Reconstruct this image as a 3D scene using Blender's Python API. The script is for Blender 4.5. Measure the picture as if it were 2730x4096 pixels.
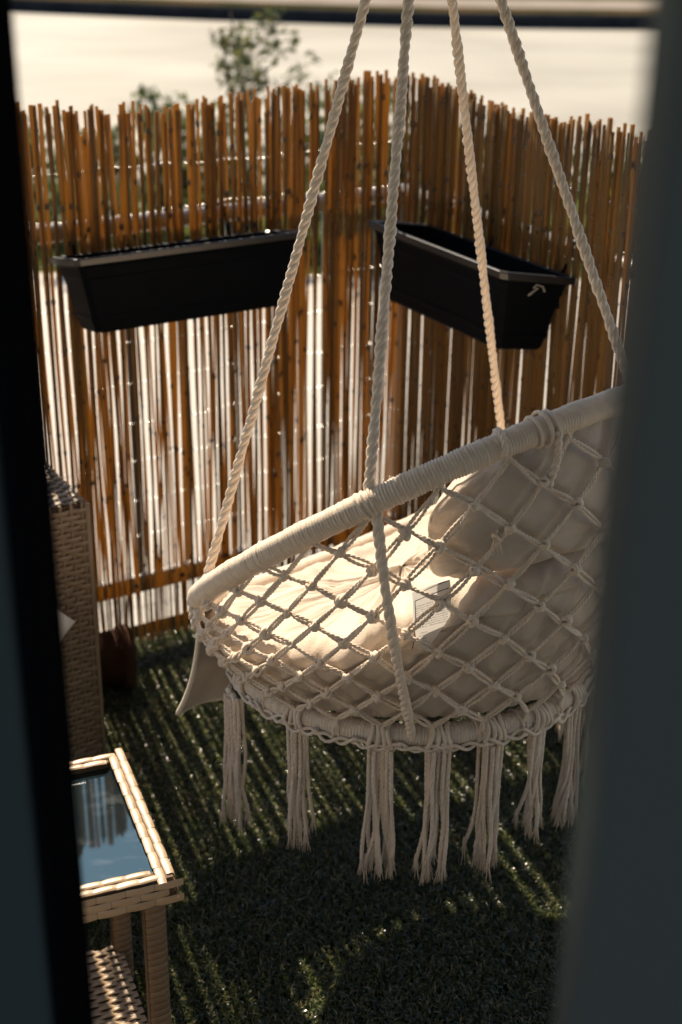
import bpy, bmesh, math, random
import numpy as np
from mathutils import Vector, Matrix, noise

SC = bpy.context.scene
for o in list(bpy.data.objects):
    bpy.data.objects.remove(o)
R_ = math.radians
rng = np.random.default_rng(7)
random.seed(7)

# ------------------------------------------------------------------ camera
PITCH, ROLL = R_(24.5), R_(0.68)
cam_d = bpy.data.cameras.new('camera')
cam = bpy.data.objects.new('camera', cam_d)
SC.collection.objects.link(cam)
cam_d.sensor_fit = 'VERTICAL'
cam_d.sensor_height = 36.0
cam_d.lens = 50.0
cam_d.clip_start = 0.02
cam_d.clip_end = 900.0
Fv = Vector((0, math.cos(PITCH), -math.sin(PITCH)))
U0 = Vector((0, math.sin(PITCH), math.cos(PITCH)))
Rv = Vector((1, 0, 0)) * math.cos(ROLL) + U0 * math.sin(ROLL)
Uv = Vector((-1, 0, 0)) * math.sin(ROLL) + U0 * math.cos(ROLL)
cam.matrix_world = Matrix(((Rv.x, Uv.x, -Fv.x, 0), (Rv.y, Uv.y, -Fv.y, 0), (Rv.z, Uv.z, -Fv.z, 1.75), (0, 0, 0, 1)))
cam_d.dof.use_dof = True
cam_d.dof.focus_distance = 2.10
cam_d.dof.aperture_fstop = 3.6
SC.camera = cam

# ------------------------------------------------------------------ world, sun, exposure
UU = Vector((.858, .514, 0))      # along the long reed fence
VV = Vector((.514, -.858, 0))     # from the long fence into the balcony
SUN_EL = R_(45)
LD = Vector((math.cos(R_(-69)), math.sin(R_(-69)), 0))     # horizontal run of the light
SUN_AZ = math.atan2(-LD.x, -LD.y)
world = bpy.data.worlds.new('World')
SC.world = world
world.use_nodes = True
wn = world.node_tree
wn.nodes.clear()
sky = wn.nodes.new('ShaderNodeTexSky')
sky.sky_type = 'NISHITA'
sky.sun_disc = False
sky.sun_elevation = SUN_EL
sky.sun_rotation = SUN_AZ % (2 * math.pi)
sky.air_density = 1.2
sky.dust_density = 0.15
sky.ozone_density = 1.2
bg = wn.nodes.new('ShaderNodeBackground')
bg.inputs[1].default_value = 0.085
wo = wn.nodes.new('ShaderNodeOutputWorld')
wn.links.new(sky.outputs[0], bg.inputs[0])
wn.links.new(bg.outputs[0], wo.inputs[0])
sun_d = bpy.data.lights.new('sun', 'SUN')
sun_d.energy = 4.5
sun_d.angle = R_(0.4)
sun_d.color = (1.0, 0.85, 0.65)
sun = bpy.data.objects.new('sun', sun_d)
SC.collection.objects.link(sun)
L = Vector((LD.x * math.cos(SUN_EL), LD.y * math.cos(SUN_EL), -math.sin(SUN_EL)))
sun.rotation_euler = L.to_track_quat('-Z', 'Y').to_euler()
sun.location = (-4, 9, 9)
vs = SC.view_settings
vs.view_transform = 'Standard'
vs.look = 'None'
vs.gamma = 1.0
vs.exposure = 1.0
vs.use_curve_mapping = False
SC.cycles.use_denoising = True
SC.cycles.max_bounces = 8
SC.cycles.diffuse_bounces = 4
SC.cycles.glossy_bounces = 3
SC.cycles.transmission_bounces = 6
SC.cycles.caustics_reflective = False
SC.cycles.caustics_refractive = False

# ------------------------------------------------------------------ helpers
COL = SC.collection
FC = Vector((.13, 3.41, 0))  # fence corner; many baked coordinates below come from image pixels by ray casting


def W(u, v, z=0.0):
    p = FC + UU * u + VV * v
    return Vector((p.x, p.y, z))


class MB:
    def __init__(s):
        s.V, s.F, s.M, s.n = [], [], [], 0

    def add(s, verts, faces, m=0):
        verts = np.asarray(verts, float).reshape(-1, 3)
        s.V.append(verts)
        b = s.n
        for f in faces:
            s.F.append([i + b for i in f])
        s.M += [m] * len(faces)
        s.n += len(verts)

    def mesh(s, name, mats, smooth=True):
        me = bpy.data.meshes.new(name)
        me.from_pydata(np.concatenate(s.V).tolist(), [], s.F)
        for m in (mats if isinstance(mats, (list, tuple)) else [mats]):
            me.materials.append(m)
        me.polygons.foreach_set('material_index', s.M)
        if smooth:
            me.polygons.foreach_set('use_smooth', [True] * len(me.polygons))
        me.update()
        return me

    def build(s, name, mats, parent=None, smooth=True):
        return link(name, s.mesh(name, mats, smooth), parent)


def link(name, me, parent=None, loc=None, rot=None):
    o = bpy.data.objects.new(name, me)
    COL.objects.link(o)
    if parent:
        o.parent = parent
        o.matrix_parent_inverse = Matrix.Identity(4)
    if loc is not None:
        o.location = loc
    if rot is not None:
        o.rotation_euler = rot
    return o


def empty(name, loc=(0, 0, 0)):
    o = bpy.data.objects.new(name, None)
    o.empty_display_size = .1
    COL.objects.link(o)
    return o


def tag(o, label, cat, group=None):
    o['label'] = label
    o['category'] = cat
    if group:
        o['group'] = group
    return o


def structure(o):
    o['kind'] = 'structure'
    return o


def tube(mb, pts, r, sides=6, closed=False, cap=True, m=0, flat=None):
    """sweep a circle along pts; flat=(direction, factor) squashes it along a fixed direction"""
    P = np.asarray(pts, float)
    n = len(P)
    r = np.broadcast_to(np.asarray(r, float), (n,))
    T = np.gradient(P, axis=0) if not closed else (np.roll(P, -1, 0) - np.roll(P, 1, 0))
    T /= np.maximum(np.linalg.norm(T, axis=1), 1e-12)[:, None]
    a = np.array([0, 0, 1.0]) if abs(T[0][2]) < .9 else np.array([1.0, 0, 0])
    X = np.cross(T[0], a)
    X /= np.linalg.norm(X)
    ang = np.linspace(0, 2 * np.pi, sides, endpoint=False)
    ca, sa = np.cos(ang), np.sin(ang)
    rings = []
    for i in range(n):
        X = X - T[i] * (X @ T[i])
        X /= np.linalg.norm(X)
        Y = np.cross(T[i], X)
        rings.append(P[i] + r[i] * (ca[:, None] * X + sa[:, None] * Y))
    V = np.concatenate(rings)
    F = []
    k = n if closed else n - 1
    for i in range(k):
        j = (i + 1) % n
        for q in range(sides):
            q2 = (q + 1) % sides
            F.append((i * sides + q, i * sides + q2, j * sides + q2, j * sides + q))
    if cap and not closed:
        F.append(tuple(range(sides))[::-1])
        F.append(tuple((n - 1) * sides + q for q in range(sides)))
    mb.add(V, F, m)


def box(mb, c, ax, ay, az, m=0):
    """box from centre and three half-axis vectors"""
    c, ax, ay, az = [np.array(q, float) for q in (c, ax, ay, az)]
    V = [c + sx * ax + sy * ay + sz * az for sz in (-1, 1) for sy in (-1, 1) for sx in (-1, 1)]
    mb.add(V, [(0, 2, 3, 1), (4, 5, 7, 6), (0, 1, 5, 4), (2, 6, 7, 3), (0, 4, 6, 2), (1, 3, 7, 5)], m)


def bevel(o, w=.003, seg=2):
    md = o.modifiers.new('bevel', 'BEVEL')
    md.width = w
    md.segments = seg
    md.limit_method = 'ANGLE'
    return o


def grid_faces(nu, nv, wrap_u=False):
    F = []
    for i in range(nu if wrap_u else nu - 1):
        i2 = (i + 1) % nu
        for j in range(nv - 1):
            F.append((i * nv + j, i2 * nv + j, i2 * nv + j + 1, i * nv + j + 1))
    return F


# ------------------------------------------------------------------ materials
def mat(name, col, rough=.6, var=None, scale=20, bump=0, bscale=200, spec=.5, metal=0, trans=0, sheen=0, stretch=(1, 1, 1), isl=None, ior=None, coat=0, obj=None, tcol=None):
    """Principled with noise colour variation; var: second colour; isl: colour by island; obj: colour by object; trans: share of translucency"""
    m = bpy.data.materials.new(name)
    m.use_nodes = True
    nt = m.node_tree
    N, K = nt.nodes, nt.links
    b = N['Principled BSDF']
    out = N['Material Output']
    b.inputs['Base Color'].default_value = (*col, 1)
    b.inputs['Roughness'].default_value = rough
    b.inputs['Specular IOR Level'].default_value = spec
    b.inputs['Metallic'].default_value = metal
    if ior:
        b.inputs['IOR'].default_value = ior
    if sheen:
        b.inputs['Sheen Weight'].default_value = sheen
        b.inputs['Sheen Roughness'].default_value = .5
    if coat:
        b.inputs['Coat Weight'].default_value = coat
    tc = N.new('ShaderNodeTexCoord')
    mp = N.new('ShaderNodeMapping')
    mp.inputs['Scale'].default_value = stretch
    K.new(tc.outputs['Object'], mp.inputs[0])
    colsock = None
    if var is not None:
        nz = N.new('ShaderNodeTexNoise')
        nz.inputs['Scale'].default_value = scale
        nz.inputs['Detail'].default_value = 5
        K.new(mp.outputs[0], nz.inputs[0])
        rp = N.new('ShaderNodeValToRGB')
        rp.color_ramp.elements[0].position = .35
        rp.color_ramp.elements[1].position = .65
        rp.color_ramp.elements[0].color = (*col, 1)
        rp.color_ramp.elements[1].color = (*var, 1)
        K.new(nz.outputs[0], rp.inputs[0])
        colsock = rp.outputs[0]
    cols = isl or obj
    if cols:
        src = N.new('ShaderNodeNewGeometry').outputs['Random Per Island'] if isl else N.new('ShaderNodeObjectInfo').outputs['Random']
        r2 = N.new('ShaderNodeValToRGB')
        r2.color_ramp.interpolation = 'LINEAR'
        while len(r2.color_ramp.elements) < len(cols):
            r2.color_ramp.elements.new(.5)
        for i, c in enumerate(cols):
            r2.color_ramp.elements[i].position = i / max(1, len(cols) - 1)
            r2.color_ramp.elements[i].color = (*c, 1)
        K.new(src, r2.inputs[0])
        if colsock is None:
            colsock = r2.outputs[0]
        else:
            mx = N.new('ShaderNodeMix')
            mx.data_type = 'RGBA'
            mx.inputs[0].default_value = .5
            K.new(colsock, mx.inputs[6])
            K.new(r2.outputs[0], mx.inputs[7])
            colsock = mx.outputs[2]
    if colsock is not None:
        K.new(colsock, b.inputs['Base Color'])
    if bump:
        nb = N.new('ShaderNodeTexNoise')
        nb.inputs['Scale'].default_value = bscale
        nb.inputs['Detail'].default_value = 3
        K.new(mp.outputs[0], nb.inputs[0])
        bp = N.new('ShaderNodeBump')
        bp.inputs['Strength'].default_value = bump
        bp.inputs['Distance'].default_value = .002
        K.new(nb.outputs[0], bp.inputs['Height'])
        K.new(bp.outputs[0], b.inputs['Normal'])
    if trans:
        tl = N.new('ShaderNodeBsdfTranslucent')
        if tcol is not None:
            tl.inputs[0].default_value = (*tcol, 1)
            if colsock is not None:
                mt = N.new('ShaderNodeMix')
                mt.data_type = 'RGBA'
                mt.inputs[0].default_value = .35
                mt.inputs[6].default_value = (*tcol, 1)
                K.new(colsock, mt.inputs[7])
                K.new(mt.outputs[2], tl.inputs[0])
        elif colsock is not None:
            K.new(colsock, tl.inputs[0])
        else:
            tl.inputs[0].default_value = (*col, 1)
        ms = N.new('ShaderNodeMixShader')
        ms.inputs[0].default_value = trans
        K.new(b.outputs[0], ms.inputs[1])
        K.new(tl.outputs[0], ms.inputs[2])
        K.new(ms.outputs[0], out.inputs[0])
    return m


M = {}
M['paving'] = mat('pale_paving', (.36, .32, .26), .7, (.41, .37, .31), 1.2, .2, 60)
M['street'] = mat('pale_asphalt', (.29, .26, .205), .6, (.39, .355, .285), .55, .2, 40, stretch=(.7, 1.1, 1), spec=.1)
M['kerb'] = mat('kerb_concrete', (.014, .016, .02), .9, (.022, .024, .028), 4, spec=0)
M['verge'] = mat('dry_verge', (.035, .034, .012), .95, (.08, .052, .024), 1.1, .6, 30, spec=0)
M['lawn'] = mat('green_lawn', (.045, .06, .015), .9, (.09, .075, .03), .8, .6, 30, spec=0)
M['path'] = mat('footpath', (.24, .20, .16), .8, (.28, .24, .20), 2, spec=0)
M['soil'] = mat('ground_cover', (.035, .05, .014), .95, (.07, .075, .022), 3, spec=0)
M['turf_base'] = mat('turf_backing', (.003, .005, .003), .95, spec=0)
M['turf'] = mat('turf_blade', (.03, .06, .02), .2, isl=[(.002, .008, .003), (.004, .018, .005), (.014, .042, .010), (.07, .085, .026), (.46, .39, .22)], trans=.36, spec=.9, tcol=(.34, .40, .12))
M['reed'] = mat('reed_stem', (.19, .12, .046), .45, (.28, .19, .078), 6, .15, 60, stretch=(8, 8, .7), obj=[(.09, .06, .024), (.32, .20, .065), (.16, .115, .045), (.24, .16, .06), (.12, .09, .04), (.34, .235, .105), (.22, .185, .12)], trans=.55, tcol=(.86, .50, .15))
M['reed_node'] = mat('reed_joint', (.10, .055, .025), .6, (.16, .09, .04), 40)
M['wire'] = mat('galvanised_wire', (.5, .49, .47), .3, metal=1)
M['rail'] = mat('rail_paint', (.26, .225, .18), .32, spec=.8)
M['baluster'] = mat('baluster_paint', (.07, .055, .04), .5)
M['plastic'] = mat('black_plastic', (.0028, .0040, .0062), .55, (.0038, .005, .0075), 30, .08, 300, spec=.05)
M['plastic_rim'] = mat('black_plastic_rim', (.004, .006, .009), .33, spec=1.0)
M['cotton'] = mat('cotton_cord', (.90, .77, .63), .9, (.82, .69, .56), 90, .5, 500, spec=.1, sheen=.3, trans=.08)
M['cotton2'] = mat('cotton_fringe', (.90, .77, .64), .9, (.83, .70, .575), 60, .4, 500, spec=.1, trans=.10)
M['canvas'] = mat('cream_canvas', (.63, .535, .44), .85, (.57, .48, .39), 14, .6, 420, spec=.1, sheen=.12)
M['cotton_grey'] = mat('grey_tie', (.33, .31, .29), .9, spec=.1)
M['canvas_edge'] = mat('canvas_piping', (.78, .69, .56), .85, spec=.15)
M['label'] = mat('woven_label', (.80, .77, .72), .8, trans=.3, spec=.1)
M['ink'] = mat('label_ink', (.03, .03, .06), .8, spec=.1)
M['wicker'] = mat('tan_wicker', (.42, .29, .175), .38, (.50, .36, .23), 40, .3, 150, obj=[(.34, .23, .135), (.52, .38, .26), (.44, .31, .195)])
M['wicker_leg_shade'] = mat('shaded_leg_wicker', (.17, .105, .06), .5, (.22, .14, .08), 40, .3, 150, obj=[(.13, .08, .045), (.22, .145, .085)])  # darker brown wicker for the legs, their shade put into the colour
M['wicker_grey'] = mat('grey_brown_wicker', (.23, .17, .115), .42, (.28, .21, .15), 30, .2, 150, obj=[(.19, .14, .095), (.30, .23, .16), (.25, .185, .125)])
M['wicker_core'] = mat('wicker_core', (.12, .075, .04), .8)
M['glass'] = mat('tempered_glass', (.006, .009, .012), .03, spec=.5, ior=2.5)
M['glass'].node_tree.nodes['Principled BSDF'].inputs['Specular Tint'].default_value = (.78, 1.0, .86, 1)
def dust(m):
    nt = m.node_tree
    N, K = nt.nodes, nt.links
    tc = N.new('ShaderNodeTexCoord')
    fac = None
    for scale, lo, hi, k, st in ((900, .70, .78, 1.0, (1, 1, 1)), (14, .55, .85, .35, (1, 2.2, 1)), (60, .72, .76, .8, (1, 9, 1))):
        mp = N.new('ShaderNodeMapping')
        mp.inputs['Scale'].default_value = st
        mp.inputs['Rotation'].default_value = (0, 0, .6)
        K.new(tc.outputs['Object'], mp.inputs[0])
        nz = N.new('ShaderNodeTexNoise')
        nz.inputs['Scale'].default_value = scale
        nz.inputs['Detail'].default_value = 3
        K.new(mp.outputs[0], nz.inputs[0])
        mr = N.new('ShaderNodeMapRange')
        mr.inputs[1].default_value, mr.inputs[2].default_value = lo, hi
        mr.inputs[3].default_value, mr.inputs[4].default_value = 0, k
        K.new(nz.outputs[0], mr.inputs[0])
        if fac is None:
            fac = mr.outputs[0]
        else:
            ad = N.new('ShaderNodeMath')
            ad.operation = 'MAXIMUM'
            K.new(fac, ad.inputs[0])
            K.new(mr.outputs[0], ad.inputs[1])
            fac = ad.outputs[0]
    mx = N.new('ShaderNodeMix')
    mx.data_type = 'RGBA'
    mx.inputs[6].default_value = (.008, .016, .020, 1)
    mx.inputs[7].default_value = (.22, .24, .24, 1)
    K.new(fac, mx.inputs[0])
    K.new(mx.outputs[2], N['Principled BSDF'].inputs['Base Color'])


dust(M['glass'])
M['scuff'] = mat('white_print', (.75, .75, .75), .7)
M['clay'] = mat('brown_clay', (.055, .028, .018), .85, (.08, .042, .026), 20, .4, 60, spec=.05)
M['white_cloth'] = mat('white_cloth', (.72, .70, .66), .85, spec=.1)
M['frame'] = mat('grey_frame', (.036, .046, .050), .6, (.034, .043, .047), 3, .1, 200, spec=.15)
M['leaf_door'] = mat('grey_door', (.062, .067, .066), .6, (.058, .063, .063), 2, .1, 200, spec=.15)
M['gasket'] = mat('black_gasket', (.004, .004, .005), 1.0, spec=0)
M['wall'] = mat('rendered_wall', (.27, .25, .22), .9, (.30, .28, .25), 6, .3, 80, spec=.1)
M['ceiling'] = mat('white_soffit', (.36, .345, .32), .9, spec=.1)
M['floorboards'] = mat('interior_floor', (.22, .16, .11), .6, (.28, .20, .14), 4)
M['steel'] = mat('steel_chain', (.5, .5, .5), .35, metal=1)
M['leaf'] = mat('shrub_leaf', (.05, .075, .03), .5, isl=[(.04, .06, .02), (.08, .11, .03), (.15, .16, .045), (.07, .09, .035)], trans=.45)
M['leaf2'] = mat('sapling_leaf', (.06, .075, .03), .6, isl=[(.05, .07, .028), (.09, .11, .035), (.17, .16, .05), (.08, .08, .055)], trans=.45, spec=.2)
M['bark'] = mat('bark', (.09, .06, .04), .9, (.13, .09, .06), 20)


# ------------------------------------------------------------------ setting: ground outside
def sheet(name, poly, z, m, thick=0):
    mb = MB()
    P = [(x, y, z) for x, y in poly]
    n = len(P)
    if thick:
        Q = [(x, y, z - thick) for x, y in poly]
        mb.add(P + Q, [tuple(range(n)), tuple(range(2 * n - 1, n - 1, -1))] + [(i, n + i, n + (i + 1) % n, (i + 1) % n) for i in range(n)])
    else:
        mb.add(P, [tuple(range(n))])
    return mb.build(name, m, None, False)


GZ = -.22
structure(sheet('ground', [(-300, -60), (300, -60), (300, 500), (-300, 500)], GZ - .012, M['lawn']))


def kerb_y(x, off=0.0):
    return 19.95 + off + .060 * max(0, 2.2 - x) ** 2 * .9 / (1 + .12 * max(0, 2.2 - x)) + .012 * max(0, x - 2.2) ** 1.5


xs = list(np.linspace(-24, 24, 49))
structure(sheet('street', [(x, 9.6) for x in (-24, 24)] + [(x, kerb_y(x)) for x in reversed(xs)], GZ, M['street']))
near_poly = [W(-9, -.12), W(.25, -.12), W(.25, 5), W(9, 5)]
structure(sheet('pavement', [(-24, 7.3), (-24, -3)] + [(p.x, p.y) for p in [W(-9, -.14), W(.22, -.14), W(.22, 3.6)]] + [(24, -3), (24, 7.3)], GZ, M['paving']))
structure(sheet('planting_bed', [(-24, 7.3), (24, 7.3), (24, 9.6), (-24, 9.6)], GZ - .004, M['soil']))
mb = MB()
prof = [(0, 0), (0, .155), (.03, .17), (.20, .17), (.20, 0)]
V, F = [], []
for x in xs:
    for dy, dz in prof:
        V.append((x, kerb_y(x, dy), GZ + dz))
for i in range(len(xs) - 1):
    for j in range(4):
        F.append((i * 5 + j, i * 5 + j + 1, (i + 1) * 5 + j + 1, (i + 1) * 5 + j))
mb.add(V, F)
structure(mb.build('kerb', M['kerb'], None, False))


def band(name, o0, o1, z, m, x0=-24, x1=24):
    xx = np.linspace(x0, x1, 41)
    return structure(sheet(name, [(x, kerb_y(x, o0)) for x in xx] + [(x, kerb_y(x, o1)) for x in xx[::-1]], z, m))


band('grass_verge', .20, 1.5, GZ + .12, M['verge'])
band('footpath', 1.5, 3.0, GZ + .124, M['path'])
band('far_lawn', 3.0, 40, GZ + .12, M['lawn'])


# ------------------------------------------------------------------ setting: balcony floor, slab, house
bal = [W(-2.6, -.10), W(.14, -.10), W(.14, 3.3), W(-2.6, 3.3)]
structure(sheet('balcony_floor', [(p.x, p.y) for p in bal], -.002, M['turf_base'], .215))
slab = [W(-2.6, -.02), W(.30, -.02), W(.30, 3.3), W(-2.6, 3.3)]
structure(sheet('ceiling', [(p.x, p.y) for p in slab], 2.6, M['ceiling'], .2))

# house wall with the door opening
def wall_piece(mb, x0, x1, z0, z1, y0=.90, y1=1.10):
    box(mb, ((x0 + x1) / 2, (y0 + y1) / 2, (z0 + z1) / 2), ((x1 - x0) / 2, 0, 0), (0, (y1 - y0) / 2, 0), (0, 0, (z1 - z0) / 2))


mb = MB()
wall_piece(mb, -2.2, -.33, -.2, 2.395)
wall_piece(mb, .56, 2.4, -.2, 2.395)
wall_piece(mb, -.33, .56, 2.12, 2.395)
tag(mb.build('house_wall', M['wall'], None, False), 'pale rendered house wall around the door opening', 'wall')
mb = MB()
box(mb, (0, .1, .045), (2.2, 0, 0), (0, 1.1, 0), (0, 0, .05))
structure(mb.build('floor', M['floorboards'], None, False))

df = tag(empty('door_frame'), 'dark grey door frame with black rubber seal, left edge of the view', 'door frame')
mb = MB()
box(mb, (-.2572, .845, 1.1), (.0495, 0, 0), (0, .05, 0), (0, 0, 1.02))
bevel(mb.build('jamb', M['frame'], df, False), .006, 3)
mb = MB()
box(mb, (.53, .90, 1.1), (.03, 0, 0), (0, .055, 0), (0, 0, 1.02))
bevel(mb.build('jamb', M['frame'], df, False), .006, 3)
mb = MB()
box(mb, (.147, .87, 2.09), (.352, 0, 0), (0, .05, 0), (0, 0, .03))
bevel(mb.build('head', M['frame'], df, False), .006, 3)
mb = MB()
tube(mb, [(-.2030, .875, z) for z in np.linspace(.1, 2.06, 8)], .0075, 10)
box(mb, (-.2030, .845, 1.1), (.0045, 0, 0), (0, .046, 0), (0, 0, 1.0))
mb.build('rubber_seal', M['gasket'], df)

dl = tag(empty('door_leaf'), 'open grey door leaf blurred close to the viewer at right', 'door')
mb = MB()
box(mb, (.341, .515, 1.1), (.237, .02, 0), (-.002, .022, 0), (0, 0, 1.0))
bevel(mb.build('panel', M['leaf_door'], dl, False), .008, 3)
mb = MB()
tube(mb, [(.53, .49, 1.05), (.53, .45, 1.05), (.48, .445, 1.05), (.42, .445, 1.05)], .009, 10)
mb.build('handle', M['steel'], dl)

# ------------------------------------------------------------------ artificial turf
def turf():
    n = 400000
    u = rng.uniform(-1.55, .02, n)
    v = rng.uniform(-.02, 2.1, n)
    k = ~((u < -1.0) & (v < .44))
    u, v = u[k], v[k]
    n = len(u)
    h = rng.uniform(.007, .015, n)
    az = rng.uniform(0, 2 * np.pi, n)
    lean = rng.uniform(.2, 1.7, n) * h
    w = rng.uniform(.0006, .0013, n)
    bx = FC.x + UU.x * u + VV.x * v
    by = FC.y + UU.y * u + VV.y * v
    d = np.stack([np.cos(az), np.sin(az), 0 * az], 1)
    az2 = az + rng.uniform(.9, 2.2, n)
    s = np.stack([np.cos(az2), np.sin(az2), 0 * az], 1)
    B = np.stack([bx, by, np.full(n, -.001)], 1)
    mid = B + d * (lean * .35)[:, None] + np.array([0, 0, 1]) * (h * rng.uniform(.6, .95, n))[:, None]
    tip = B + d * lean[:, None] + np.array([0, 0, 1]) * (h * rng.uniform(.8, 1, n))[:, None]
    V = np.empty((n, 5, 3))
    V[:, 0] = B - s * w[:, None]
    V[:, 1] = B + s * w[:, None]
    V[:, 2] = mid + s * (w * .9)[:, None]
    V[:, 3] = mid - s * (w * .9)[:, None]
    V[:, 4] = tip
    me = bpy.data.meshes.new('grass')
    i0 = np.arange(n) * 5
    me.vertices.add(n * 5)
    me.vertices.foreach_set('co', V.ravel())
    loops = np.empty((n, 7), int)
    for c, k in enumerate((0, 1, 2, 3, 3, 2, 4)):
        loops[:, c] = i0 + k
    me.loops.add(n * 7)
    me.loops.foreach_set('vertex_index', loops.ravel())
    me.polygons.add(n * 2)
    st = np.empty((n, 2), int)
    st[:, 0] = np.arange(n) * 7
    st[:, 1] = np.arange(n) * 7 + 4
    me.polygons.foreach_set('loop_start', st.ravel())
    me.polygons.foreach_set('use_smooth', np.ones(n * 2, bool))
    me.update(calc_edges=True)
    me.validate()
    me.materials.append(M['turf'])
    o = link('grass', me)
    o['kind'] = 'stuff'
    o['label'] = 'short glossy artificial grass covering the balcony floor'
    o['category'] = 'grass'


turf()

# ------------------------------------------------------------------ railing behind the reeds
rl = tag(empty('balcony_railing'), 'painted metal balcony railing standing behind the reed screens', 'railing')
TOPZ, BOTZ = 1.025, .15


def bar(name, a, b, r, m, sides=12, parent=rl):
    mb = MB()
    tube(mb, [a, (a + b) / 2, b], r, sides)
    return mb.build(name, m, parent)


RO = -.045
bar('top_rail', W(-2.3, RO, TOPZ), W(.045, RO, TOPZ), .021, M['rail'])
bar('top_rail', W(.045, RO, TOPZ), W(.045, 1.9, TOPZ), .0205, M['rail'])
for a, b in ((W(-2.3, RO, BOTZ), W(.065, RO, BOTZ)), (W(.045, RO + .022, BOTZ), W(.045, 1.9, BOTZ))):
    mb = MB()
    c = (a + b) / 2
    d = (b - a)
    nrm = d.cross(Vector((0, 0, 1))).normalized()
    box(mb, c, d / 2, nrm * .02, (0, 0, .022))
    bevel(mb.build('bottom_rail', M['rail'], rl, False), .004)
bal_m = None
for k in range(17):
    u = -.05 - .128 * k
    mb = MB()
    tube(mb, [W(u, RO, BOTZ + .023), W(u, RO, TOPZ - .018)], .0075, 8)
    mb.build('baluster', M['baluster'], rl)
for k in range(13):
    v = .10 + .128 * k
    mb = MB()
    tube(mb, [W(.045, v, BOTZ + .023), W(.045, v, TOPZ - .018)], .0075, 8)
    mb.build('baluster', M['baluster'], rl)
for q in (W(.045, RO, 0), W(-1.45, RO, 0), W(.045, 1.45, 0)):
    mb = MB()
    tube(mb, [q + Vector((0, 0, -.1)), q + Vector((0, 0, TOPZ))], .0195, 12)
    mb.build('post', M['rail'], rl)

# ------------------------------------------------------------------ reed screens
def reed_mesh(k):
    r = random.choice([.0023, .0025, .0027, .0028, .0030, .0032, .0034, .0046])
    H = 1.30
    n = 13
    z = np.linspace(0, H, n)
    ph = rng.uniform(0, 6.28, 4)
    amp = rng.uniform(.0, .0045)
    amp2 = rng.uniform(.0, .0025)
    lean = rng.normal(0, .006)
    x = amp * np.sin(z * 4.2 + ph[0]) + amp2 * np.sin(z * 9 + ph[1]) + lean * (z / H - .5)
    y = .4 * amp * np.sin(z * 3.7 + ph[2])
    rad = r * (.80 + .58 * z / H)
    mb = MB()
    P = np.stack([x, y, z], 1)
    tube(mb, P, rad, 7)
    zz = rng.uniform(.03, .3)
    while zz < H - .02:                      # the joints of the cane, slightly proud
        i = zz / H * (n - 1)
        i0 = min(int(i), n - 2)
        p = P[i0] + (P[i0 + 1] - P[i0]) * (i - i0)
        rr = r * (.80 + .58 * zz / H)
        tube(mb, [p + (0, 0, -.006), p + (0, 0, -.002), p + (0, 0, .002), p + (0, 0, .006)], [rr * 1.0, rr * 1.22, rr * 1.22, rr * 1.0], 7, m=1)
        zz += rng.uniform(.20, .42)
    return mb.mesh('reed', [M['reed'], M['reed_node']])


REEDS = [reed_mesh(k) for k in range(30)]


def reed_screen(name, label, f, length, pitch, extra, seed, rot, hz):
    rr = random.Random(seed)
    root = tag(empty(name), label, 'reed screen', 'reed screens tied to the railing')
    s, k = 0.0, 0
    spots = []
    while s < length:
        spots.append((s + rr.uniform(-.0016, .0016), rr.uniform(-.002, .002)))
        s += pitch * rr.uniform(.72, 1.28) * (1.03 + .30 * noise.noise(Vector((s * 26, seed, 0))))
    for _ in range(extra):
        spots.append((rr.uniform(0, length), rr.uniform(.003, .009)))
    for s, off in spots[:300]:
        o = bpy.data.objects.new('reed', REEDS[rr.randrange(30)])
        COL.objects.link(o)
        o.parent = root
        o.location = f(s, off, .004)
        h = hz(s) + rr.uniform(-.018, .012)
        if rr.random() < .08:
            h -= rr.uniform(.02, .07)
        o.scale = (rr.choice([-1, 1]), 1, h / 1.30)
        o.rotation_euler = (rr.gauss(0, .002), rr.gauss(0, .006) + (rr.gauss(0, .018) if rr.random() < .12 else 0), rot)
    for z in np.arange(.10, 1.25, .096):      # galvanised tie wires woven through the canes
        n = int(length / pitch * 4)
        ss = np.linspace(0, length, n)
        pts = [f(a, .0062 * math.sin(a / pitch * math.pi) , z + .004 * math.sin(a * 9 + z * 30) + .002 * math.sin(a * 41)) for a in ss]
        mb = MB()
        tube(mb, [tuple(p) for p in pts], .0006, 4, cap=False)
        mb.build('tie_wire', M['wire'], root)
    return root


reed_screen('reed_screen', 'long golden reed screen behind the left planter, woven with wire',
            lambda s, o, z: W(-1.25 + s, o, z), 1.255, .0067, 62, 1, math.atan2(UU.y, UU.x), lambda s: 1.288 + .012 * math.sin(s * 7) + (.008 if s > 1.13 else 0))
reed_screen('reed_screen', 'dense brown reed screen behind the right planter, running towards the door',
            lambda s, o, z: W(.012 - o, .012 + s, z), 1.25, .0072, 90, 2, math.atan2(VV.y, VV.x), lambda s: 1.292 - .006 * s + .012 * math.sin(s * 9 + 1))

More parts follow.
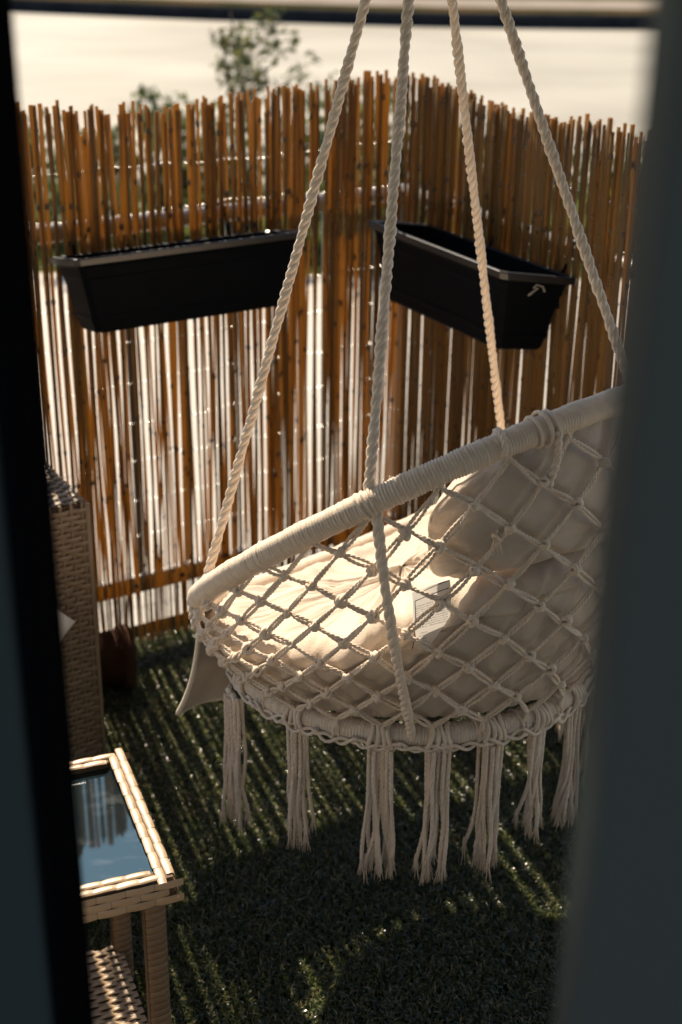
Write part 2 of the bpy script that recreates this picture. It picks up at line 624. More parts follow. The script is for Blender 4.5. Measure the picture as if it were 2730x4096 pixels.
# ------------------------------------------------------------------ planters
def planter(name, label, T, hooks):
    """T(a, b, z): a along the trough 0..1, b from fence (0) to front (1), z 0 (bottom) .. 1 (rim)"""
    root = tag(empty(name), label, 'planter', 'black troughs hung on the railing')
    ins = .045

    def loop(z, grow, zz):
        taper = 1 - z
        a0, a1 = .07 * taper - grow, 1 - .07 * taper + grow
        b0, b1 = .16 * taper - grow * 3.2, 1 - .10 * taper + grow * 3.2
        pts = []
        ca, cb = .022, .075
        for (a, b) in ((a0 + ca, b0), (a1 - ca, b0), (a1, b0 + cb), (a1, b1 - cb), (a1 - ca, b1), (a0 + ca, b1), (a0, b1 - cb), (a0, b0 + cb)):
            pts.append(tuple(T(a, b, zz)))
        return pts
    rows = [loop(0, -.01, 0.0), loop(0, 0, .03), loop(.16, 0, .16), loop(.16, .004, .165), loop(.22, .004, .22), loop(.22, 0, .225), loop(.72, 0, .72), loop(.72, .004, .73), loop(.86, .004, .86),
            loop(.86, .006, .87), loop(.93, .008, .90), loop(1, .022, .91), loop(1, .024, .985), loop(1, .020, 1.0), loop(1, 0, 1.0), loop(1, -.008, .985), loop(.9, -.010, .88), loop(.1, -.018, .06)]
    mb = MB()
    F = []
    for i in range(len(rows) - 1):
        for j in range(8):
            F.append((i * 8 + j, i * 8 + (j + 1) % 8, (i + 1) * 8 + (j + 1) % 8, (i + 1) * 8 + j))
    F.append(tuple(range(8))[::-1])
    F.append(tuple((len(rows) - 1) * 8 + j for j in range(8)))
    mb.add([p for r in rows for p in r], [f for f in F if not (len(f) == 4 and 11 * 8 <= min(f) < 15 * 8)])
    o = mb.build('trough', M['plastic'], root, False)
    bevel(o, .0025, 2)
    mb = MB()
    mb.add([p for r in rows for p in r], [f for f in F if len(f) == 4 and 11 * 8 <= min(f) < 15 * 8])
    me_ = mb.mesh('rim', M['plastic_rim'], False)
    bm_ = bmesh.new()
    bm_.from_mesh(me_)
    bmesh.ops.delete(bm_, geom=[v for v in bm_.verts if not v.link_faces], context='VERTS')
    bm_.to_mesh(me_)
    bm_.free()
    bevel(link('rim', me_, root), .002, 2)
    for a in hooks:
        p0 = T(a, .02, .93)
        dn = (T(a, 0, .9) - T(a, 1, .9)).normalized()
        dn.z = 0
        top = TOPZ + .024
        pts = [T(a, .0, .55), p0, p0 + dn * .012 + Vector((0, 0, .02))]
        pts += [Vector((p0.x, p0.y, top)) + dn * .03, Vector((p0.x, p0.y, top + .004)) + dn * .06, Vector((p0.x, p0.y, top - .02)) + dn * .085]
        mb = MB()
        tube(mb, [tuple(p) for p in pts], .0035, 8)
        mb.build('hook', M['plastic'], root)
    return root


def T_left(a, b, z):
    u = -.872 + .515 * a
    return W(u, .016 + .142 * b + .002 * z, .830 + .022 * b + z * (.160 + .006 * b))


def T_right(a, b, z):
    v = .135 + .50 * a + .025 * (1 - b) * a
    return W(-.004 - .155 * b, v, .820 + .020 * b + z * (.168 + .006 * b))


planter('planter', 'black plastic trough planter on the left, hung along the long reed screen', T_left, (.09, .80))
pr = planter('planter', 'black plastic trough planter on the right, its short end towards the viewer', T_right, (.45, .93))
mb = MB()                                    # scrap of white tie on the short end of the right trough
tp = [T_right(1.012, .42, .80), T_right(1.016, .46, .86), T_right(1.016, .55, .88), T_right(1.016, .60, .84), T_right(1.013, .52, .84), T_right(1.013, .66, .74)]
tube(mb, [tuple(p) for p in tp], .002, 6)
mb.build('tie', M['cotton_grey'], pr)

# ------------------------------------------------------------------ hanging chair
A3 = np.array
Ct, Cb = A3([0.1651, 2.3158, 0.7228]), A3([0.1364, 2.3502, 0.3991])
bT, sT = A3([.5263, -.5869, .6152]), A3([.7445, .6676, 0])
bB, sB = A3([.668, -.7425, .0501]), A3([.7441, .6673, -.0321])
RT, RB = .452, .3277
HOOK = A3([0.1122, 2.3330, 1.8698])


def top(th):
    return Ct + RT * (math.cos(th) * bT + math.sin(th) * sT)


def bot(th):
    return Cb + RB * (math.cos(th) * bB + math.sin(th) * sB)


def outw(th):
    d = A3([math.cos(th) * bB[0] + math.sin(th) * sB[0], math.cos(th) * bB[1] + math.sin(th) * sB[1], 0])
    return d / np.linalg.norm(d)


def basket(th, t, inset=0.0):
    """surface of the net: t 0 at the lower ring, 1 at the upper ring"""
    p = bot(th) * (1 - t) + top(th) * t
    bul = .030 + .040 * max(0, math.cos(th - R_(15)))
    s = math.sin(math.pi * min(max(t, 0), 1.0)) ** .85 if 0 < t < 1 else 0
    return p + outw(th) * (bul * s - inset)


chair = tag(empty('hanging_chair'), 'cream macrame hanging chair with two rope-wrapped rings, net and tassels', 'hanging chair')


def wrapped_ring(name, cfun, C0, R, r, wraps, amp):
    n, s = wraps * 4, 14
    V = np.empty((n, s, 3))
    ph = 2 * math.pi * np.arange(s) / s
    rj = rng.normal(0, .00035, wraps + 1)
    for i in range(n):
        th = 2 * math.pi * i / n
        c = cfun(th)
        e = (c - C0) / np.linalg.norm(c - C0)
        tn = cfun(th + .01) - cfun(th - .01)
        tn /= np.linalg.norm(tn)
        nn = np.cross(tn, e)
        w = i / 4.0
        rad = r + amp * (np.abs(np.sin(math.pi * (w + ph / (2 * math.pi)))) ** .7 - .5) + rj[int(w)] + .0006 * math.sin(th * 31)
        V[i] = c + (rad * np.cos(ph))[:, None] * e + (rad * np.sin(ph))[:, None] * nn
    mb = MB()
    F = []
    for i in range(n):
        j = (i + 1) % n
        for q in range(s):
            q2 = (q + 1) % s
            F.append((i * s + q, i * s + q2, j * s + q2, j * s + q))
    mb.add(V.reshape(-1, 3), F)
    return mb.build(name, M['cotton'], chair)


TR, BR = .0198, .0185
wrapped_ring('upper_ring', top, Ct, RT, TR, 560, .0030)
wrapped_ring('lower_ring', bot, Cb, RB, BR, 400, .0024)


def rope(mb, pts, R, pitch, strands=3, sides=7, r=None, fuzz=.0004):
    """strands laid round a centre line"""
    P = np.asarray(pts, float)
    seg = np.linalg.norm(np.diff(P, axis=0), axis=1)
    s = np.concatenate([[0], np.cumsum(seg)])
    n = max(8, int(s[-1] / pitch * 10))
    ss = np.linspace(0, s[-1], n)
    Q = np.stack([np.interp(ss, s, P[:, k]) for k in range(3)], 1)
    if len(P) > 2:
        for _ in range(3):
            Q[1:-1] = (Q[:-2] + 2 * Q[1:-1] + Q[2:]) / 4
    T = np.gradient(Q, axis=0)
    T /= np.linalg.norm(T, axis=1)[:, None]
    a = A3([0, 0, 1.0]) if abs(T[0][2]) < .9 else A3([1.0, 0, 0])
    X = np.cross(T, a)
    X /= np.linalg.norm(X, axis=1)[:, None]
    Y = np.cross(T, X)
    r = r or R
    jit = 1 + .14 * np.sin(ss * 37) + .10 * np.sin(ss * 83 + 1)
    for k in range(strands):
        ph = 2 * math.pi * (ss / pitch + k / strands) + .45 * np.sin(ss * 21) + .5 * np.sin(ss * 8.3 + 2)
        pts2 = Q + (R * jit * np.cos(ph))[:, None] * X + (R * jit * np.sin(ph))[:, None] * Y
        pts2 += rng.normal(0, fuzz, pts2.shape)
        tube(mb, pts2, r * (1 + .06 * np.sin(ss * 150 + k)), sides)


ropes = [(-126, .010), (-53, .0), (119, .0), (10, 0.)]
for i, (deg, _) in enumerate(ropes):
    th = R_(deg)
    c = top(th)
    d = HOOK - c
    d /= np.linalg.norm(d)
    mb = MB()
    sag = .006
    pts = [c + d * TR * .9 + (HOOK - c - d * TR) * q + A3([0, 0, -sag * 4 * q * (1 - q)]) for q in np.linspace(0, 1, 12)]
    rope(mb, pts, .0041, .052, 3, 8, .0047, .0003)
    mb.build('hanging_rope', M['cotton'], chair)
    # the rope's turns round the ring
    mb = MB()
    for k in range(3):
        th2 = th + (k - 1) * .017
        c2 = top(th2)
        e = (c2 - Ct) / RT
        nn = np.cross(top(th2 + .01) - top(th2 - .01), e)
        nn /= np.linalg.norm(nn)
        tn = np.cross(e, nn)
        loop = [c2 + (TR + .0012) * (math.cos(a) * e + math.sin(a) * nn) + tn * .004 * math.sin(a + k) for a in np.linspace(0, 2 * math.pi, 18, endpoint=False)]
        tube(mb, loop, .0026, 7, closed=True)
    if i in (1, 3):
        mb.build('rope_hitch', M['cotton'], chair)
# second length of the near rope: upper ring to lower ring, outside the net
th1, th2 = R_(-51), R_(-44)
pts = []
for q in np.linspace(0, 1, 14):
    t = 1 - q
    th = th1 + (th2 - th1) * q
    p = basket(th, t) + outw(th) * (.016 * math.sin(math.pi * q) + .012)
    if q == 0:
        p = top(th1) + A3([0, 0, -TR * .8]) + outw(th1) * .006
    pts.append(p)
mb = MB()
rope(mb, pts, .0041, .050, 3, 8, .0047, .0003)
mb.build('hanging_rope', M['cotton'], chair)

# hook above, out of the picture
mb = MB()
tube(mb, [HOOK + A3([.03 * math.cos(a), 0, .03 * math.sin(a) + .012]) for a in np.linspace(0, 2 * math.pi, 20, endpoint=False)], .005, 8, closed=True)
mb.build('steel_ring', M['steel'], chair)
for k in range(12):
    z0 = HOOK[2] + .062 + k * .0405
    if z0 > 2.37:
        break
    mb = MB()
    ax = A3([1.0, 0, 0]) if k % 2 else A3([0, 1.0, 0])
    tube(mb, [A3([HOOK[0], HOOK[1], z0]) + ax * .012 * math.cos(a) + A3([0, 0, .026 * math.sin(a)]) for a in np.linspace(0, 2 * math.pi, 16, endpoint=False)], .0035, 6, closed=True)
    mb.build('chain_link', M['steel'], chair)

# net: double cords running both ways, knotted where they cross
NC, NR = 26, 10
DT = 2 * math.pi / NC


def node(k, j):
    th = k * DT + .06
    t = .06 + .90 * (j / NR) ** 1.0
    w = .006
    return basket(th + .01 * math.sin(k * 7.3 + j * 3.1), t + .008 * math.sin(k * 3.7 + j * 5.3)) + outw(th) * .004


for fam in (1, -1):
    for k in range(NC):
        mb = MB()
        for j in range(NR):
            a, b = node(k + fam * j / 2, j), node(k + fam * (j + 1) / 2, j + 1)
            mid_th = (k + fam * (j + .5) / 2) * DT + .06
            ow = outw(mid_th)
            dd = b - a
            ln = np.linalg.norm(dd)
            side = np.cross(dd, ow)
            side /= np.linalg.norm(side)
            q = np.linspace(0, 1, 9)
            base = a + q[:, None] * dd + ow * (.0025 * np.sin(math.pi * q))[:, None]
            gap = (.0030 + .0012 * math.sin(k * 1.7 + j)) * np.sin(math.pi * q) ** .5
            tw = math.sin(k * 5.1 + j * 2.3) * 2.2
            qq = np.linspace(0, 1, max(14, int(ln / .0026)))
            ss_ = qq * ln
            base = a + qq[:, None] * dd + ow * (.0025 * np.sin(math.pi * qq))[:, None]
            gap = (.0034 + .0012 * math.sin(k * 1.7 + j)) * np.sin(math.pi * qq) ** .5
            dn_ = dd / ln
            for sg in (-1, 1):
                ph = tw * qq + (0 if sg > 0 else math.pi)
                cen_ = base + gap[:, None] * (np.cos(ph)[:, None] * side + .6 * np.sin(ph)[:, None] * ow)
                for ply in (0, math.pi):
                    pa = 2 * math.pi * ss_ / .015 + ply + k + sg
                    tube(mb, cen_ + .0014 * (np.cos(pa)[:, None] * side + np.sin(pa)[:, None] * ow), .0020, 5, cap=False)
        # the cord's end taken round the lower and upper ring
        for th, cf, C0, RR_, tr in (((k) * DT + .06, bot, Cb, RB, BR), ((k + fam * NR / 2) * DT + .06, top, Ct, RT, TR)):
            th = th + fam * .012
            c2 = cf(th)
            e = (c2 - C0) / RR_
            nn = np.cross(cf(th + .01) - cf(th - .01), e)
            nn /= np.linalg.norm(nn)
            tn = np.cross(e, nn)
            end = node(k, 0) if cf is bot else node(k + fam * NR / 2, NR)
            if cf is bot:
                loop = [c2 + (tr + .002) * (math.cos(a) * e + math.sin(a) * nn) + tn * fam * .006 * math.sin(a * .5) for a in np.linspace(0, 2 * math.pi, 14, endpoint=False)]
                tube(mb, loop, .0026, 6, closed=True)
                tube(mb, [end, (end + c2 + e * tr * .9) / 2, c2 + e * tr * .8], .0034, 6)
            else:
                dv = end - c2
                dv /= np.linalg.norm(dv)
                tube(mb, [end, c2 + dv * tr * 1.05, c2 + dv * tr * .6], [.0034, .0042, .0046], 6)
        mb.build('net_cord', M['cotton'], chair)


def knot_mesh(k):
    mb = MB()
    r = random.Random(k)
    for q in range(3):
        ax = A3([r.gauss(0, 1), r.gauss(0, .4), r.gauss(0, 1)])
        ax /= np.linalg.norm(ax)
        x = np.cross(ax, [0, 1, 0.1])
        x /= np.linalg.norm(x)
        y = np.cross(ax, x)
        tube(mb, [x * .0062 * math.cos(a) + y * .0052 * math.sin(a) + ax * .002 * math.sin(2 * a) for a in np.linspace(0, 2 * math.pi, 12, endpoint=False)], .0031, 6, closed=True)
    return mb.mesh('knot', M['cotton'])


KN = [knot_mesh(k) for k in range(6)]
for j in range(1, NR):
    for k in range(NC):
        kk = k + (.5 if j % 2 else 0)
        p = node(kk, j)
        o = link('knot', KN[(k * 5 + j * 3) % 6], chair, tuple(p + outw(kk * DT) * .003), (0, random.uniform(-.4, .4), kk * DT + random.uniform(-.3, .3) + math.atan2(bB[1], bB[0]) + math.pi / 2))
        s = 1.0 + .35 * random.random()
        o.scale = (s, s, s)

# tassels under the lower ring
def strand_mesh(k):
    r = random.Random(40 + k)
    mb = MB()
    Ln = .205 + r.uniform(-.012, .016)
    n = 14
    z = np.linspace(0, -Ln, n)
    q = -z / Ln
    px, py = r.uniform(0, 6), r.uniform(0, 6)
    x = .0035 * np.sin(q * 7 + px) * q + r.gauss(0, .008) * q ** 3
    y = .0035 * np.sin(q * 6.3 + py) * q + r.gauss(0, .008) * q ** 3
    pts = np.stack([x, y, z], 1)
    rope(mb, pts, .0015, .030, 3, 5, .0024, .00015)
    for h in range(16):                       # frayed end
        a = r.uniform(0, 6.28)
        f = r.uniform(.002, .009)
        l2 = r.uniform(.014, .044)
        e = pts[-1]
        hp = [e + A3([math.cos(a) * .0012, math.sin(a) * .0012, .012]), e + A3([math.cos(a) * f * .5, math.sin(a) * f * .5, -l2 * .5]), e + A3([math.cos(a) * f, math.sin(a) * f, -l2])]
        tube(mb, hp, [.0009, .0007, .0004], 4)
    return mb.mesh('strand', M['cotton2'])


STR = [strand_mesh(k) for k in range(12)]
TAS = [-107, -80, -53, -36.5, -20.5, -4, 14, 40, 70, 100, 130, 160, -165]
for i, deg in enumerate(TAS):
    th = R_(deg)
    c = bot(th)
    ow = outw(th)
    tn = A3([-ow[1], ow[0], 0])
    base = c + ow * (.012 if deg != -107 else .035) + A3([0, 0, -BR - .004])
    mb = MB()
    for q in range(4):                        # looped head gathered round the ring
        off = tn * (.016 * (q - 1.5) / 1.5)
        lp = [c + off + ow * (BR + .006) * math.cos(a) + A3([0, 0, 1]) * (BR + .006) * math.sin(a) + tn * .004 * math.sin(2 * a + q) for a in np.linspace(-2.4, 1.5, 12)]
        tube(mb, lp, .0042, 6)
    tube(mb, [base + tn * a + A3([0, 0, .004 * math.sin(a * 300)]) for a in np.linspace(-.022, .022, 9)], .0055, 7)
    ts = mb.build('tassel', M['cotton'], chair)
    nst = (17 if i == 0 else 11) if i < 7 else 6
    for q in range(nst):
        f = (q / (nst - 1) - .5)
        p = base + tn * ((.056 if i == 0 else .038) * f + random.uniform(-.002, .002)) + ow * random.uniform(-.009, .009) + A3([0, 0, random.uniform(-.004, .006)])
        o = link('strand', STR[random.randrange(12)], ts, tuple(p), (random.gauss(0, .02), random.gauss(0, .02), random.uniform(0, 6.28)))
        s = 1.0 + random.uniform(-.06, .06) + (.10 if deg in (-53, -36.5) else 0) + (.06 if deg == -20.5 else 0) - (.12 if deg == -4 else 0) + (.16 if i == 0 else 0)
        o.scale = (1, 1, s)

# loose macrame lacing between the tassels, along the underside of the lower ring
for i, deg in enumerate(range(-120, 30, 12)):
    mb = MB()
    for q in range(2):
        pts = []
        for a in np.linspace(0, 1, 12):
            th = R_(deg + 13 * a)
            c = bot(th)
            ow = outw(th)
            pts.append(c + ow * (BR + .004 + .004 * math.sin(a * 6 + q * 2)) + A3([0, 0, -.006 - .010 * math.sin(a * math.pi) + (.006 if q else -.006) * math.cos(a * 9 + i)]))
        tube(mb, pts, .0032, 6)
    mb.build('lacing', M['cotton'], chair)

# spare cord ends tied over the upper ring
mb = MB()
th = R_(-26)
c = top(th)
ow = outw(th)
pts = [c + (TR + .004) * (math.cos(a) * ow + A3([0, 0, math.sin(a)])) for a in np.linspace(2.6, 0.0, 9)]
pts += [c + ow * (TR + .004) + A3([-.004 * q, 0, -.02 - .115 * q]) for q in np.linspace(0, 1, 6)]
rope(mb, pts, .0022, .022, 2, 6, .0032, .0002)
e = pts[-1]
for h in range(14):
    a = h * .7
    tube(mb, [e + A3([0, 0, .012]), e + A3([.005 * math.cos(a), .005 * math.sin(a), -.012]), e + A3([.011 * math.cos(a), .008 * math.sin(a), -.03])], [.0012, .001, .0005], 4)
tube(mb, [e + A3([.006 * math.cos(a), .006 * math.sin(a), .004 * math.sin(2 * a)]) for a in np.linspace(0, 6.28, 10, endpoint=False)], .0034, 6, closed=True)
mb.build('tied_cord', M['cotton'], chair)
mb = MB()
for k, dg in enumerate((-18.5, -16.5, -14.8)):
    c = top(R_(dg))
    e2 = (c - Ct) / RT
    nn = np.cross(top(R_(dg) + .01) - top(R_(dg) - .01), e2)
    nn /= np.linalg.norm(nn)
    tube(mb, [c + (TR + .004 + .003 * (k == 1)) * (math.cos(a) * e2 + math.sin(a) * nn) for a in np.linspace(0, 6.28, 16, endpoint=False)], .0028, 7, closed=True)
c = top(R_(-15))
ow = outw(R_(-15))
rope(mb, [c + ow * (TR + .006), c + ow * (TR + .01) + A3([0, 0, -.04]), c + ow * (TR + .012) + A3([-.012, 0, -.085])], .0026, .026, 2, 6, .0036, .0002)
mb.build('tied_cord', M['cotton'], chair)

# ------------------------------------------------------------------ cushion in the chair
cushion = tag(empty('cushion'), 'plump cream canvas cushion filling the hanging chair, front flap hanging out', 'cushion')
KEYS = [(-180, 1.06), (-150, 1.02), (-128, .80), (-108, .52), (-88, .40), (-62, .40), (-47, .47), (-36, .56), (0, .57), (50, .57), (90, .85), (120, 1.02), (150, 1.08), (180, 1.06)]


def rim_t(th):
    d = (math.degrees(th) + 180) % 360 - 180
    return float(np.interp(d, [k[0] for k in KEYS], [k[1] for k in KEYS]))


def wr(p, f, a):
    return a * noise.noise(Vector((p[0] * f, p[1] * f, p[2] * f)))


def dent(th, t):
    """how far the net cords press into the canvas"""
    a = (th - .06) / DT
    b = (t - .06) / .90 * NR / 2
    d = min(abs((a - b + .5) % 1 - .5), abs((a + b + .5) % 1 - .5))
    return .007 * math.exp(-(d / .10) ** 2)


nth, prof_n = 420, 0
rows = []
NOUT = 9 + 36 - 4
CS = Cb + A3([-.02, .02, .165])               # middle of the sitting surface
for i in range(nth):
    th = 2 * math.pi * i / nth
    tr = rim_t(th)
    pr = []
    for q in np.linspace(.02, .93, 9):         # underside resting in the lower ring
        b0 = bot(th) - outw(th) * .012
        p = Cb * (1 - q) + b0 * q
        pr.append(p + A3([0, 0, .016 - .012 * (1 - q ** 2)]))
    for t in np.linspace(.08, tr, 36):
        pr.append(basket(th, t, (.004 + .012 * (1 - min(1, (tr - t) / .12)) if tr - t < .12 else .004) + dent(th, t)))
    e0 = pr[-1]
    up = A3([0, 0, 1.0])
    inn = CS - e0
    inn[2] = 0
    ln = np.linalg.norm(inn)
    inn /= ln
    wth = .042
    for a in np.linspace(.35, 2.2, 7):         # rolled edge
        pr.append(e0 + inn * (wth - wth * math.cos(a)) + up * (wth * .62 * math.sin(a)))
    e1 = pr[-1]
    for q in np.linspace(.12, .98, 14):        # sitting surface, sagging to the middle
        base = e1 * (1 - q) + CS * q
        pr.append(base + up * (-.035 * math.sin(math.pi * q) * (1 if e1[2] > CS[2] + .05 else .2)))
    pr2 = []
    for k, p in enumerate(pr):
        s = min(k, NOUT) / NOUT * .55 + max(0, k - NOUT) / (len(pr) - NOUT) * .45
        amp = .0075 if k < NOUT else .013
        dd = outw(th)
        fold = noise.noise(Vector((math.cos(th) * 7, math.sin(th) * 7, s * 2.0 + 3))) * 1.0
        fold2 = noise.noise(Vector((math.cos(th) * 19 + 5, math.sin(th) * 19, s * 3.0)))
        z = wr(p, 9, amp) + amp * (.8 * fold + .45 * fold2) + .0022 * noise.noise(Vector((p[0] * 60, p[1] * 22, p[2] * 40))) + .0012 * noise.noise(Vector((p[0] * 90, p[1] * 90, p[2] * 60)))
        cz = max(0.0, 1 - abs(noise.noise(Vector((p[0] * 9 + 2, p[1] * 6, p[2] * 9)))) * 2.2) ** 5 * .007
        cz += max(0.0, 1 - abs(noise.noise(Vector((p[0] * 17, p[1] * 10 + 7, p[2] * 15)))) * 2.2) ** 5 * .004
        z -= cz if k >= NOUT else -cz
        if k >= NOUT:
            z -= .010 * abs(noise.noise(Vector((p[0] * 11 + 3, p[1] * 5, p[2] * 11)))) ** .5
            pr2.append(p + up * z - dd * z * .4)
        else:
            pr2.append(p - dd * abs(z) * 1.0)
    rows.append(pr2)
prof_n = len(rows[0])
mb = MB()
mb.add(A3(rows).reshape(-1, 3), grid_faces(nth, prof_n, True))
mb.add([np.mean([r[0] for r in rows], 0)] , [])
o = mb.build('seat_pad', M['canvas'], cushion)


def pillow(name, th0, th1, t0, t1, W_, inset, na=150, nb=70, lift=0.0):
    out_, inn_ = [], []
    for i in range(na):
        a = -1 + 2 * i / (na - 1)
        for j in range(nb):
            b = -1 + 2 * j / (nb - 1)
            cr = 1 - .10 * abs(b) ** 6 - .22 * max(0, b) ** 4
            th = (th0 + th1) / 2 + a * cr * (th1 - th0) / 2
            t = (t0 + t1) / 2 + b * (1 - .12 * abs(a) ** 4) * (t1 - t0) / 2
            w = W_ * max(0, 1 - a ** 6) ** .5 * max(0, 1 - b ** 6) ** .5
            p = basket(th, t, inset + (W_ - w) * .30)
            if t > 1:
                p = p + A3([0, 0, 0])
            dn = outw(th)
            nse = .006 * noise.noise(Vector((a * 2.5 + 3, b * 3, 1.3))) + .003 * noise.noise(Vector((a * 9, b * 6, 4)))
            p = p - dn * (.002 + abs(nse) + dent(th, t) + .0014 * noise.noise(Vector((a * 30, b * 14, 2))))
            out_.append(p)
            inn_.append(p - dn * (w + nse * 1.5) + A3([0, 0, .3 * nse]))
    mb = MB()
    f1 = grid_faces(na, nb)
    mb.add(out_, f1)
    mb.add(inn_, [tuple(reversed(f)) for f in f1])
    o = mb.build(name, M['canvas'], cushion)
    # piping along the outline
    idx = [i * nb for i in range(na)] + [(na - 1) * nb + j for j in range(1, nb)] + [i * nb + nb - 1 for i in range(na - 2, -1, -1)] + [j for j in range(nb - 2, 0, -1)]
    mb = MB()
    tube(mb, [out_[i] for i in idx], .0024, 6, closed=True)
    mb.build('piping', M['canvas_edge'], o)
    return o


pillow('back_pad', R_(-40), R_(92), .60, .965, .10, .004)

# flap hanging out at the front, below the upper ring
na, nb = 22, 26
fl = []
TL, BL, BRt, TRt = A3([-0.2530, 2.2793, 0.5138]), A3([-0.3105, 2.2793, 0.2945]), A3([-0.2144, 2.3373, 0.2878]), A3([-0.1738, 2.3469, 0.4655])
fn = np.cross(BRt - BL, TL - BL)
fn /= np.linalg.norm(fn)
for i in range(na):
    a = i / (na - 1)
    for j in range(nb):
        b = j / (nb - 1)
        p = (TL * (1 - a) + TRt * a) * (1 - b) + (BL * (1 - a) + BRt * a) * b
        p = p + A3([.018, 0, 0]) * math.sin(b * math.pi * .9) * (1 - a) - fn * (.016 * math.sin(a * math.pi) + .006 * math.sin(b * 5 + a * 4))
        p = p + A3([0, 0, -.008]) * math.sin(a * 3.1) * b
        fl.append(p)
fl = A3(fl)
mb = MB()
f1 = grid_faces(na, nb)
nrm = fn * .004
mb.add(fl + nrm, f1)
mb.add(fl - nrm, [tuple(reversed(f)) for f in f1])
o = mb.build('front_flap', M['canvas'], cushion)
idx = [i * nb for i in range(na)] + [(na - 1) * nb + j for j in range(1, nb)] + [i * nb + nb - 1 for i in range(na - 2, -1, -1)] + [j for j in range(nb - 2, 0, -1)]
mb = MB()
tube(mb, [fl[i] for i in idx], .0048, 6, closed=True)
mb.build('hem', M['canvas_edge'], o)


# care label sewn to the cushion, printed upside down
def label_surf(x, y):
    """x 0..1 across, y 0..1 downwards on the hanging label"""
    th = R_(-44 + 7.6 * x + (1.5 * y - 2.0 * y * y))
    t = .655 - .225 * y + .012 * x
    return basket(th, t, -.001 + .007 * math.sin(3 * x + 2.2 * y) * (1 - y) * .4)


LW, LH = .052, .118
mb = MB()
n1, n2 = 9, 19
P = []
for i in range(n1):
    for j in range(n2):
        y = j / (n2 - 1)
        x = i / (n1 - 1)
        xx = x if y < .55 else x * (1 - .75 * (y - .55) / .45) + .26 * (y - .55) / .45
        P.append(label_surf(xx, y))
mb.add(P, grid_faces(n1, n2))
lab = mb.build('care_label', M['label'], cushion)
TXT = ['DETERMINED THE FIRE', 'SAFETY REQUIREMENTS FOR THIS', 'PRODUCT CAN BE MET WITHOUT', 'ADDING FLAME RETARDANT', 'CHEMICALS. THE STATE HAS', 'IDENTIFIED MANY FLAME', 'RETARDANT CHEMICALS AS',
       'BEING KNOWN TO, OR', 'STRONGLY SUSPECTED OF', 'ADVERSELY IMPACTING HUMAN', 'HEALTH OR DEVELOPMENT']


def text_mesh(s, size):
    cu = bpy.data.curves.new('text', 'FONT')
    cu.body = s
    cu.size = size
    cu.resolution_u = 1
    ob = bpy.data.objects.new('text', cu)
    COL.objects.link(ob)
    dg = bpy.context.evaluated_depsgraph_get()
    me = ob.evaluated_get(dg).to_mesh()
    V = A3([v.co[:] for v in me.vertices]) if len(me.vertices) else np.zeros((0, 3))
    F = [tuple(p.vertices) for p in me.polygons]
    bpy.data.objects.remove(ob)
    bpy.data.curves.remove(cu)
    return V, F


mb = MB()
for k, s in enumerate(TXT + ['', 'MATERIALS', 'CIGARETTES', 'OPEN FLAME', 'BULLETIN']):
    if not s:
        continue
    V, F = text_mesh(s, 1.0)
    wdt = V[:, 0].max()
    f = .86 / max(wdt, 9.5)
    late = k > 11
    y0 = (.60 - .036 * k) if not late else (.70 + .05 * (k - 12))
    VV2 = []
    for x, y, _ in V:
        lx = (.93 - x * f) if not late else (.42 - x * f * .45)
        ly = y0 + .0 - (-y) * .026 if not late else y0 + y * .028
        lx = min(max(lx, .03), .97)
        p = label_surf(lx, ly)
        VV2.append(p + outw(R_(-42)) * .0012)
    mb.add(VV2, F)
mb.build('printed_text', M['ink'], lab, False)
mb = MB()
for pts in ([(.06, .15), (.06, .95)], [(.06, .15), (.95, .11)], [(.30, .04), (.97, .0)]):
    q = np.linspace(0, 1, 12)
    tube(mb, [label_surf(pts[0][0] + (pts[1][0] - pts[0][0]) * a, pts[0][1] + (pts[1][1] - pts[0][1]) * a) + outw(R_(-42)) * .0012 for a in q], .0006, 4)
mb.build('printed_border', M['ink'], lab)

# scale chair and cushion about the camera to fit their shadow, baked into meshes
def scale_about_camera(root, k, t):
    done = set()
    root.location = t

    def rec(o):
        for c in o.children:
            c.location = Vector(c.location) * k
            if c.data and c.data.name not in done:
                done.add(c.data.name)
                c.data.transform(Matrix.Scale(k, 4))
            rec(c)
    rec(root)


KS = 1.05 / 1.13
for r0 in (chair, cushion):
    scale_about_camera(r0, KS, (0, 0, 1.75 * (1 - KS)))

# ------------------------------------------------------------------ wicker weave
def ribbon(mb, o, d, n_, w_, length, pitch, phase, amp, w, th, m=0):
    """flat cane ribbon: from o along d, undulating along n_, wide along w_"""
    o, d, n_, w_ = [A3(q, ) .astype(float) for q in (o, d, n_, w_)]
    k = max(4, int(length / pitch * 6))
    s = np.linspace(0, length, k)
    h = amp * np.cos(math.pi * s / pitch + phase)
    h = np.sign(h) * amp * (np.abs(h) / amp) ** .6
    c = o + s[:, None] * d + h[:, None] * n_
    prof = [(-.5, 0), (-.38, .5), (.38, .5), (.5, 0), (.38, -.5), (-.38, -.5)]
    V = np.concatenate([[c[i] + w_ * (a * w) + n_ * (b * th) for a, b in prof] for i in range(k)])
    F = []
    for i in range(k - 1):
        for q in range(6):
            F.append((i * 6 + q, i * 6 + (q + 1) % 6, (i + 1) * 6 + (q + 1) % 6, (i + 1) * 6 + q))
    F.append(tuple(range(6))[::-1])
    F.append(tuple((k - 1) * 6 + q for q in range(6)))
    mb.add(V, F, m)


